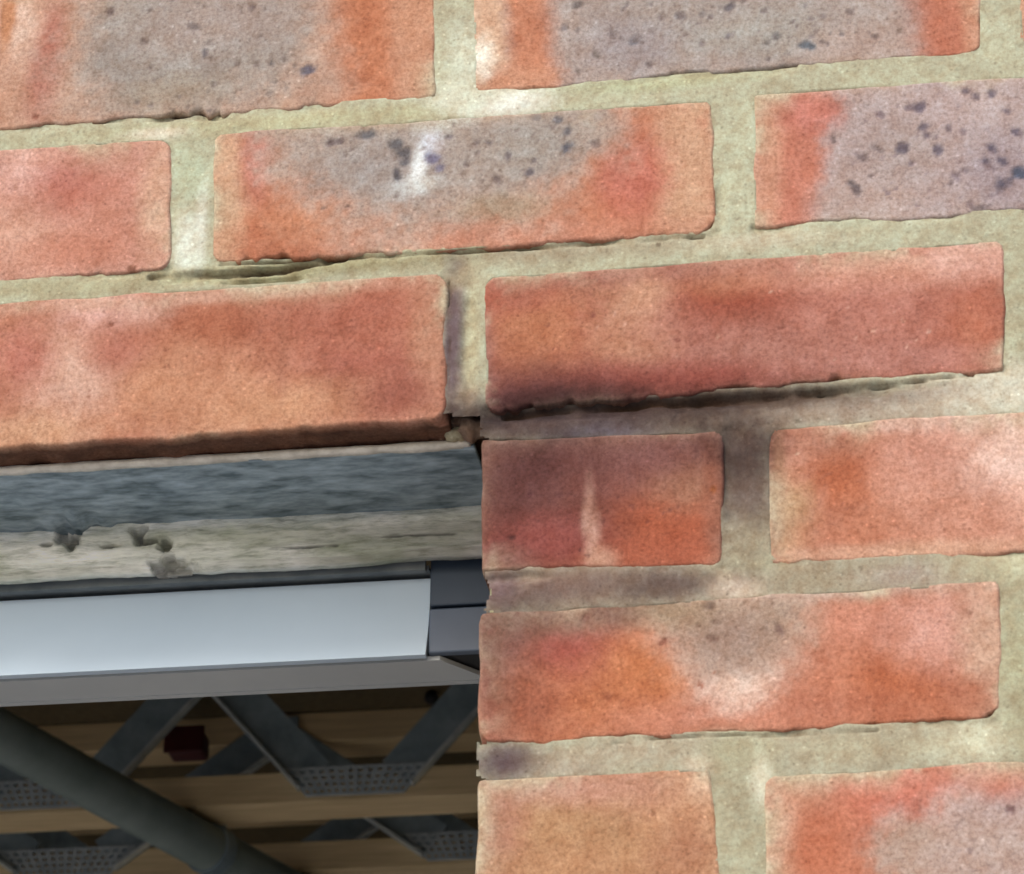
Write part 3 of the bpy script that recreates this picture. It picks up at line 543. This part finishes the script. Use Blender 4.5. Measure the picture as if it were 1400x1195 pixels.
def strip():
    Y0 = .0748
    xs = np.concatenate([np.linspace(LX0, -.245, 60), np.linspace(-.244, .0045, 330)]); nz = 34
    X, T = np.meshgrid(xs, np.linspace(0, 1, nz))
    zt = .0750; zb = .0525 + fbm(X * 30, X * 0, 401, 4) * .0018
    Z = zb + (zt - zb) * T
    Y = Y0 + fbm(X * 25, Z * 240, 402, 4) * .0022 + fbm(X * 200, Z * 300, 403, 3) * .0008 + np.where(T < .06, .004, 0)
    col = np.tile(np.array([.82, .82, .70]), (X.size, 1))
    warm = fbm(X * 50, Z * 120, 410, 4).ravel()[:, None]; col = col * (1 + warm * np.array([.5, .45, .6]))
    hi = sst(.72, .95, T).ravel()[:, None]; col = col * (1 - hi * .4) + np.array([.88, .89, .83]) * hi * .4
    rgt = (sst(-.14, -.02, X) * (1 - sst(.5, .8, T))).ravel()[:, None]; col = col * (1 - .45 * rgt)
    for (u, v, ru, rv, dep) in [(95, 738, 14, 14, .007), (84, 728, 10, 14, .005), (188, 728, 11, 13, .008), (200, 738, 16, 7, .006), (222, 742, 12, 9, .007), (229, 762, 9, 11, .009), (150, 745, 20, 4, .003), (240, 775, 28, 12, .007), (280, 790, 30, 8, .005), (215, 772, 12, 9, .006), (62, 745, 10, 4, .002), (560, 732, 60, 2, .001), (420, 748, 50, 2, .001)]:
        x0, z0 = P(u, v, Y0); d = np.sqrt(((X - x0) * 3170 / ru) ** 2 + ((Z - z0) * 2800 / rv) ** 2) + fbm(X * 220, Z * 260, int(u), 3) * .7
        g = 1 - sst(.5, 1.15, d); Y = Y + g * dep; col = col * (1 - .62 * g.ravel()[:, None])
    idx = np.arange(X.size).reshape(X.shape); nn = X.size; front = np.stack([X, Y, Z], -1).reshape(-1, 3)
    back = front.copy(); back[:, 1] = .0835
    F = np.stack([idx[:-1, :-1], idx[:-1, 1:], idx[1:, 1:], idx[1:, :-1]], -1).reshape(-1, 4).tolist(); F += [[j + nn for j in f[::-1]] for f in F]
    ring = np.concatenate([idx[0, :], idx[1:, -1], idx[-1, -2::-1], idx[-2:0:-1, 0]]); r2 = np.roll(ring, -1)
    F += np.stack([r2, ring, ring + nn, r2 + nn], -1).tolist()
    o3 = np.array([-1.2, .083, .052])
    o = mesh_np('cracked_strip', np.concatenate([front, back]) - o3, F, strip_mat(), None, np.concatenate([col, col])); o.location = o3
    tag(o, 'cracked cream painted strip with broken gaps tucked beneath the galvanised lintel', 'trim strip')
strip()

# ---------------------------------------------------------------- white and slate header below it
def header():
    root = empty('frame_head', (-1.2, .10, .0115)); o3 = Vector((-1.2, .10, .0115))
    tag(root, 'white frame head with dark slate end block fitted under the cracked strip', 'frame')
    xe = P(585, 840, .090)[0]
    def put(m, name, mat, bev=0):
        o = m.build(name, mat, root, bev); o.location = -o3; return o
    m = MB(); m.prism([(.0945 - .0085 * t ** 2.2, .0505 - .0387 * t) for t in [i / 16 for i in range(17)]] + [(.0900, .0118), (.0965, .0505)], 'x', LX0, xe); o = put(m, 'fascia', M_WHITE); o.data.polygons.foreach_set('use_smooth', [len(p.vertices) == 4 for p in o.data.polygons]); o.data.set_sharp_from_angle(angle=.6)
    # underside return, mitred at its right end
    m = MB(); m.quadbox([(LX0, .0926, .0118), (xe + .005, .0926, .0118), (-.0035, .1150, .0118), (LX0, .1150, .0118), (LX0, .0926, .0138), (xe + .005, .0926, .0138), (-.0035, .1150, .0138), (LX0, .1150, .0138)])
    put(m, 'soffit', M_SOFFIT)
    m = MB(); m.box(LX0, .004, .1151, .1185, .0114, .060); put(m, 'back_rail', M_SOFFIT)
    m = MB(); m.box(LX0, xe - .001, .0865, .0898, .0510, .0560); m.box(LX0, xe + .0, .0898, .1149, .0525, .0545); put(m, 'dark_strip', plain_noise_mat('dark_grey_strip', (.10, .12, .13), (.19, .21, .21), 70, .8))  # dark grey strip between the cracked strip and the fascia
    zj = P(625, 828, .0895)[1]
    m = MB(); m.box(xe + .0006, .0088, .0900, .1149, zj + .0007, .0583); put(m, 'upper_block', M_NAVY, .0007)
    m = MB(); m.box(xe + .0006, .0042, .0896, .0940, .0140, zj - .0007); put(m, 'lower_block', M_NAVY2, .0007)
    m = MB(); m.box(xe + .001, .0040, .0945, .1148, .0145, zj - .002); put(m, 'dark_hollow', M_BLACK)  # black box standing in for the shade of the hollow behind the block
header()

# ---------------------------------------------------------------- floor joists over the room
JD = .253; CH = .047; CW = .072; JZ = 1.268     # depth, chord depth, chord width, underside height
JANG = 0.0
DECKZ = JZ + JD
m = MB(); m.box(WX0, WX1, .105, RY1 + .1, DECKZ + .001, DECKZ + .022); tag(m.build('ceiling', M_DECK), kind='structure')
m = MB(); m.box(WX0, WX1, .105, RY1 + .1, WZ1, WZ1 + .05); tag(m.build('roof', M_PLASTER), kind='structure')
def plate_mesh(m, xc, z0, w0, w1, h, y, up):
    """toothed nail plate: steel sheet with rows of punched slots left open"""
    nx, nz = 29, 9
    for j in range(nz):
        t0, t1 = j / nz, (j + 1) / nz
        for i in range(nx):
            if (i % 2 == 1 and j % 2 == 1) : continue
            if (j % 2 == 1 and (i + j // 2) % 4 == 0): pass
            wa = (w0 + (w1 - w0) * t0); wb = (w0 + (w1 - w0) * t1)
            a0, a1 = i / nx - .5, (i + 1) / nx - .5
            za, zb = z0 + h * t0, z0 + h * t1
            m.quadbox([(xc + a0 * wa, y - .003, za), (xc + a1 * wa, y - .003, za), (xc + a1 * wa, y, za), (xc + a0 * wa, y, za), (xc + a0 * wb, y - .003, zb), (xc + a1 * wb, y - .003, zb), (xc + a1 * wb, y, zb), (xc + a0 * wb, y, zb)])
PER = .445
def make_joist(PER):
    root = empty('web_joist')
    L0, L1 = WX0 + .12, WX1 - .12
    for nm, z in (('bottom_chord', 0), ('top_chord', JD - CH)):
        m = MB(); m.box(L0, L1, -CW / 2, CW / 2, z, z + CH); m.build(nm, M_WOOD, root, .002)
    n = int((L1 - L0) / PER)
    for i in range(n):
        xc = L0 + .2 + PER * i
        if xc > L1 - .3: break
        m = MB(); y = -CW / 2 - .0005
        pm = MB(); plate_mesh(pm, xc, .006, .14, .215, .044, y - .0035, 1); pm.build('nail_plate', M_PLATE, root)
        for s in (-1, 1):
            # channel-section leg: flat web and a turned lip
            a = np.array([xc + s * .060, .036]); b = np.array([xc + s * (PER / 2 - .0075), JD - .040])
            d = (b - a) / np.linalg.norm(b - a); nn = np.array([-d[1], d[0]]) * s
            hw = .030
            p = [a + nn * hw, a - nn * hw, b - nn * hw, b + nn * hw]
            m.quadbox([(q[0], y - .003, q[1]) for q in p] + [(q[0], y, q[1]) for q in p])
            q0, q1 = a - nn * hw, b - nn * hw; e = MB(); r0, r1 = q0 + nn * .004, q1 + nn * .004
            e.quadbox([(q0[0], y - .018, q0[1]), (r0[0], y - .018, r0[1]), (r1[0], y - .018, r1[1]), (q1[0], y - .018, q1[1]), (q0[0], y - .0031, q0[1]), (r0[0], y - .0031, r0[1]), (r1[0], y - .0031, r1[1]), (q1[0], y - .0031, q1[1])]); e.build('web_lip', M_LIP, root)
            m.box(*sorted((xc + s * (PER / 2 - .037), xc + s * (PER / 2 - .001))), y - .0075, y - .0035, JD - .050, JD - .008)
        m.build('metal_web', M_WEB, root)
    return root, L0
JX, JY = PZ(300, 1102, JZ); JS = PZ(420, 1150, JZ + CH)[1] - JY
j0, L0 = make_joist(PER); j1, L0 = make_joist(.62)
# the plate that shows at pixel 490 fixes the web pitch along the joist
XP = P(487, 1070, JY)[0]; base = L0 + .2
sh = (XP - base) % PER
XP2 = P(650, 1172, JY + JS)[0]; sh2 = (XP2 - base) % .62
JLAB = ['nearest timber web joist, directly above and behind the white frame head', 'second timber web joist, crossed by the lower end of the grey pipe']
LOCS = []
def jcopy(src):
    r = src.copy(); COL.objects.link(r)
    for ch in src.children:
        c = ch.copy(); COL.objects.link(c); c.parent = r
    return r
for i in range(4):
    r = j0 if i == 0 else j1 if i == 1 else jcopy(j1)
    r.location = ((sh if i == 0 else sh2 if i == 1 else (sh2 + .13 * (i - 1)) % .62), JY + CW / 2 + JS * i, JZ)
    tag(r, (JLAB + ['third timber web joist, seen only above the chord of the second joist', 'fourth timber web joist, a dim strip between the webs of nearer joists', 'farthest timber web joist, deepest in the dark room'])[i], 'joist', 'timber web joists over the opening')

# ---------------------------------------------------------------- pipe, red conduit and grommet among the joists
def pipes():
    zc = JZ - .036
    a = PZ(0, 1005, zc); b = PZ(352, 1197, zc)
    A = Vector((a[0], a[1], zc)); B = Vector((b[0], b[1], zc)); d = (B - A).normalized()
    root = empty('grey_pipe', A); tag(root, 'smooth dark grey pipe running diagonally below the timber joists', 'pipe')
    m = MB(); m.tube(-d * 1.2, (B - A) + d * 4.0, .0335, 28); m.build('pipe_body', M_PIPE, root, 0, True)
    q = PZ(352, 1150, zc); t = (Vector((q[0], q[1], zc)) - A).dot(d)
    m = MB(); m.tube(d * (t - .012), d * (t + .012), .0372, 28); m.box(d.x * t - .02, d.x * t + .02, d.y * t - .006, d.y * t + .006, .034, .0357); m.build('pipe_clip', M_WEB, root)
    for (u, v, Y, w, h, lab) in [(266, 1034, JY + JS - .012, .070, .046, 'dark red box fixed among the webs above the nearest joist chord')]:
        x, z = P(u, v, Y); w *= .8; h *= .8; m = MB(); m.box(-w / 2, w / 2, -.045, 0, -h / 2, h / 2)
        o = m.build('red_box', M_RED, None, .006); o.location = (x, Y - .02, z)
        m = MB(); m.box(-w / 2 - .003, w / 2 + .003, -.052, -.0455, -h / 2 - .003, h / 2 + .003); m.build('lid', M_RED, o, .003)
        tag(o, lab, 'box')
    gz = DECKZ - .0108; x, y = PZ(590, 954, gz); gv = []; gf = []
    for a in range(9):
        for b in range(16):
            th, ph = math.pi * a / 8, 2 * math.pi * b / 16; gv.append((.0108 * math.sin(th) * math.cos(ph), .0108 * math.sin(th) * math.sin(ph), .0108 * math.cos(th)))
    for a in range(8):
        for b in range(16): p, q = a * 16 + b, a * 16 + (b + 1) % 16; gf.append((p, q, q + 16, p + 16))
    o = mesh_np('grommet', gv, gf, M_BLACK); o.location = (x, y, gz)
    tag(o, 'small round black grommet in the boarding just below the dark end block', 'grommet')
pipes()
print('context bricks', cnt, 'tris', sum(len(o.data.loop_triangles) or len(o.data.polygons) * 2 for o in S.objects if o.type == 'MESH'), 'JY', JY, JS)
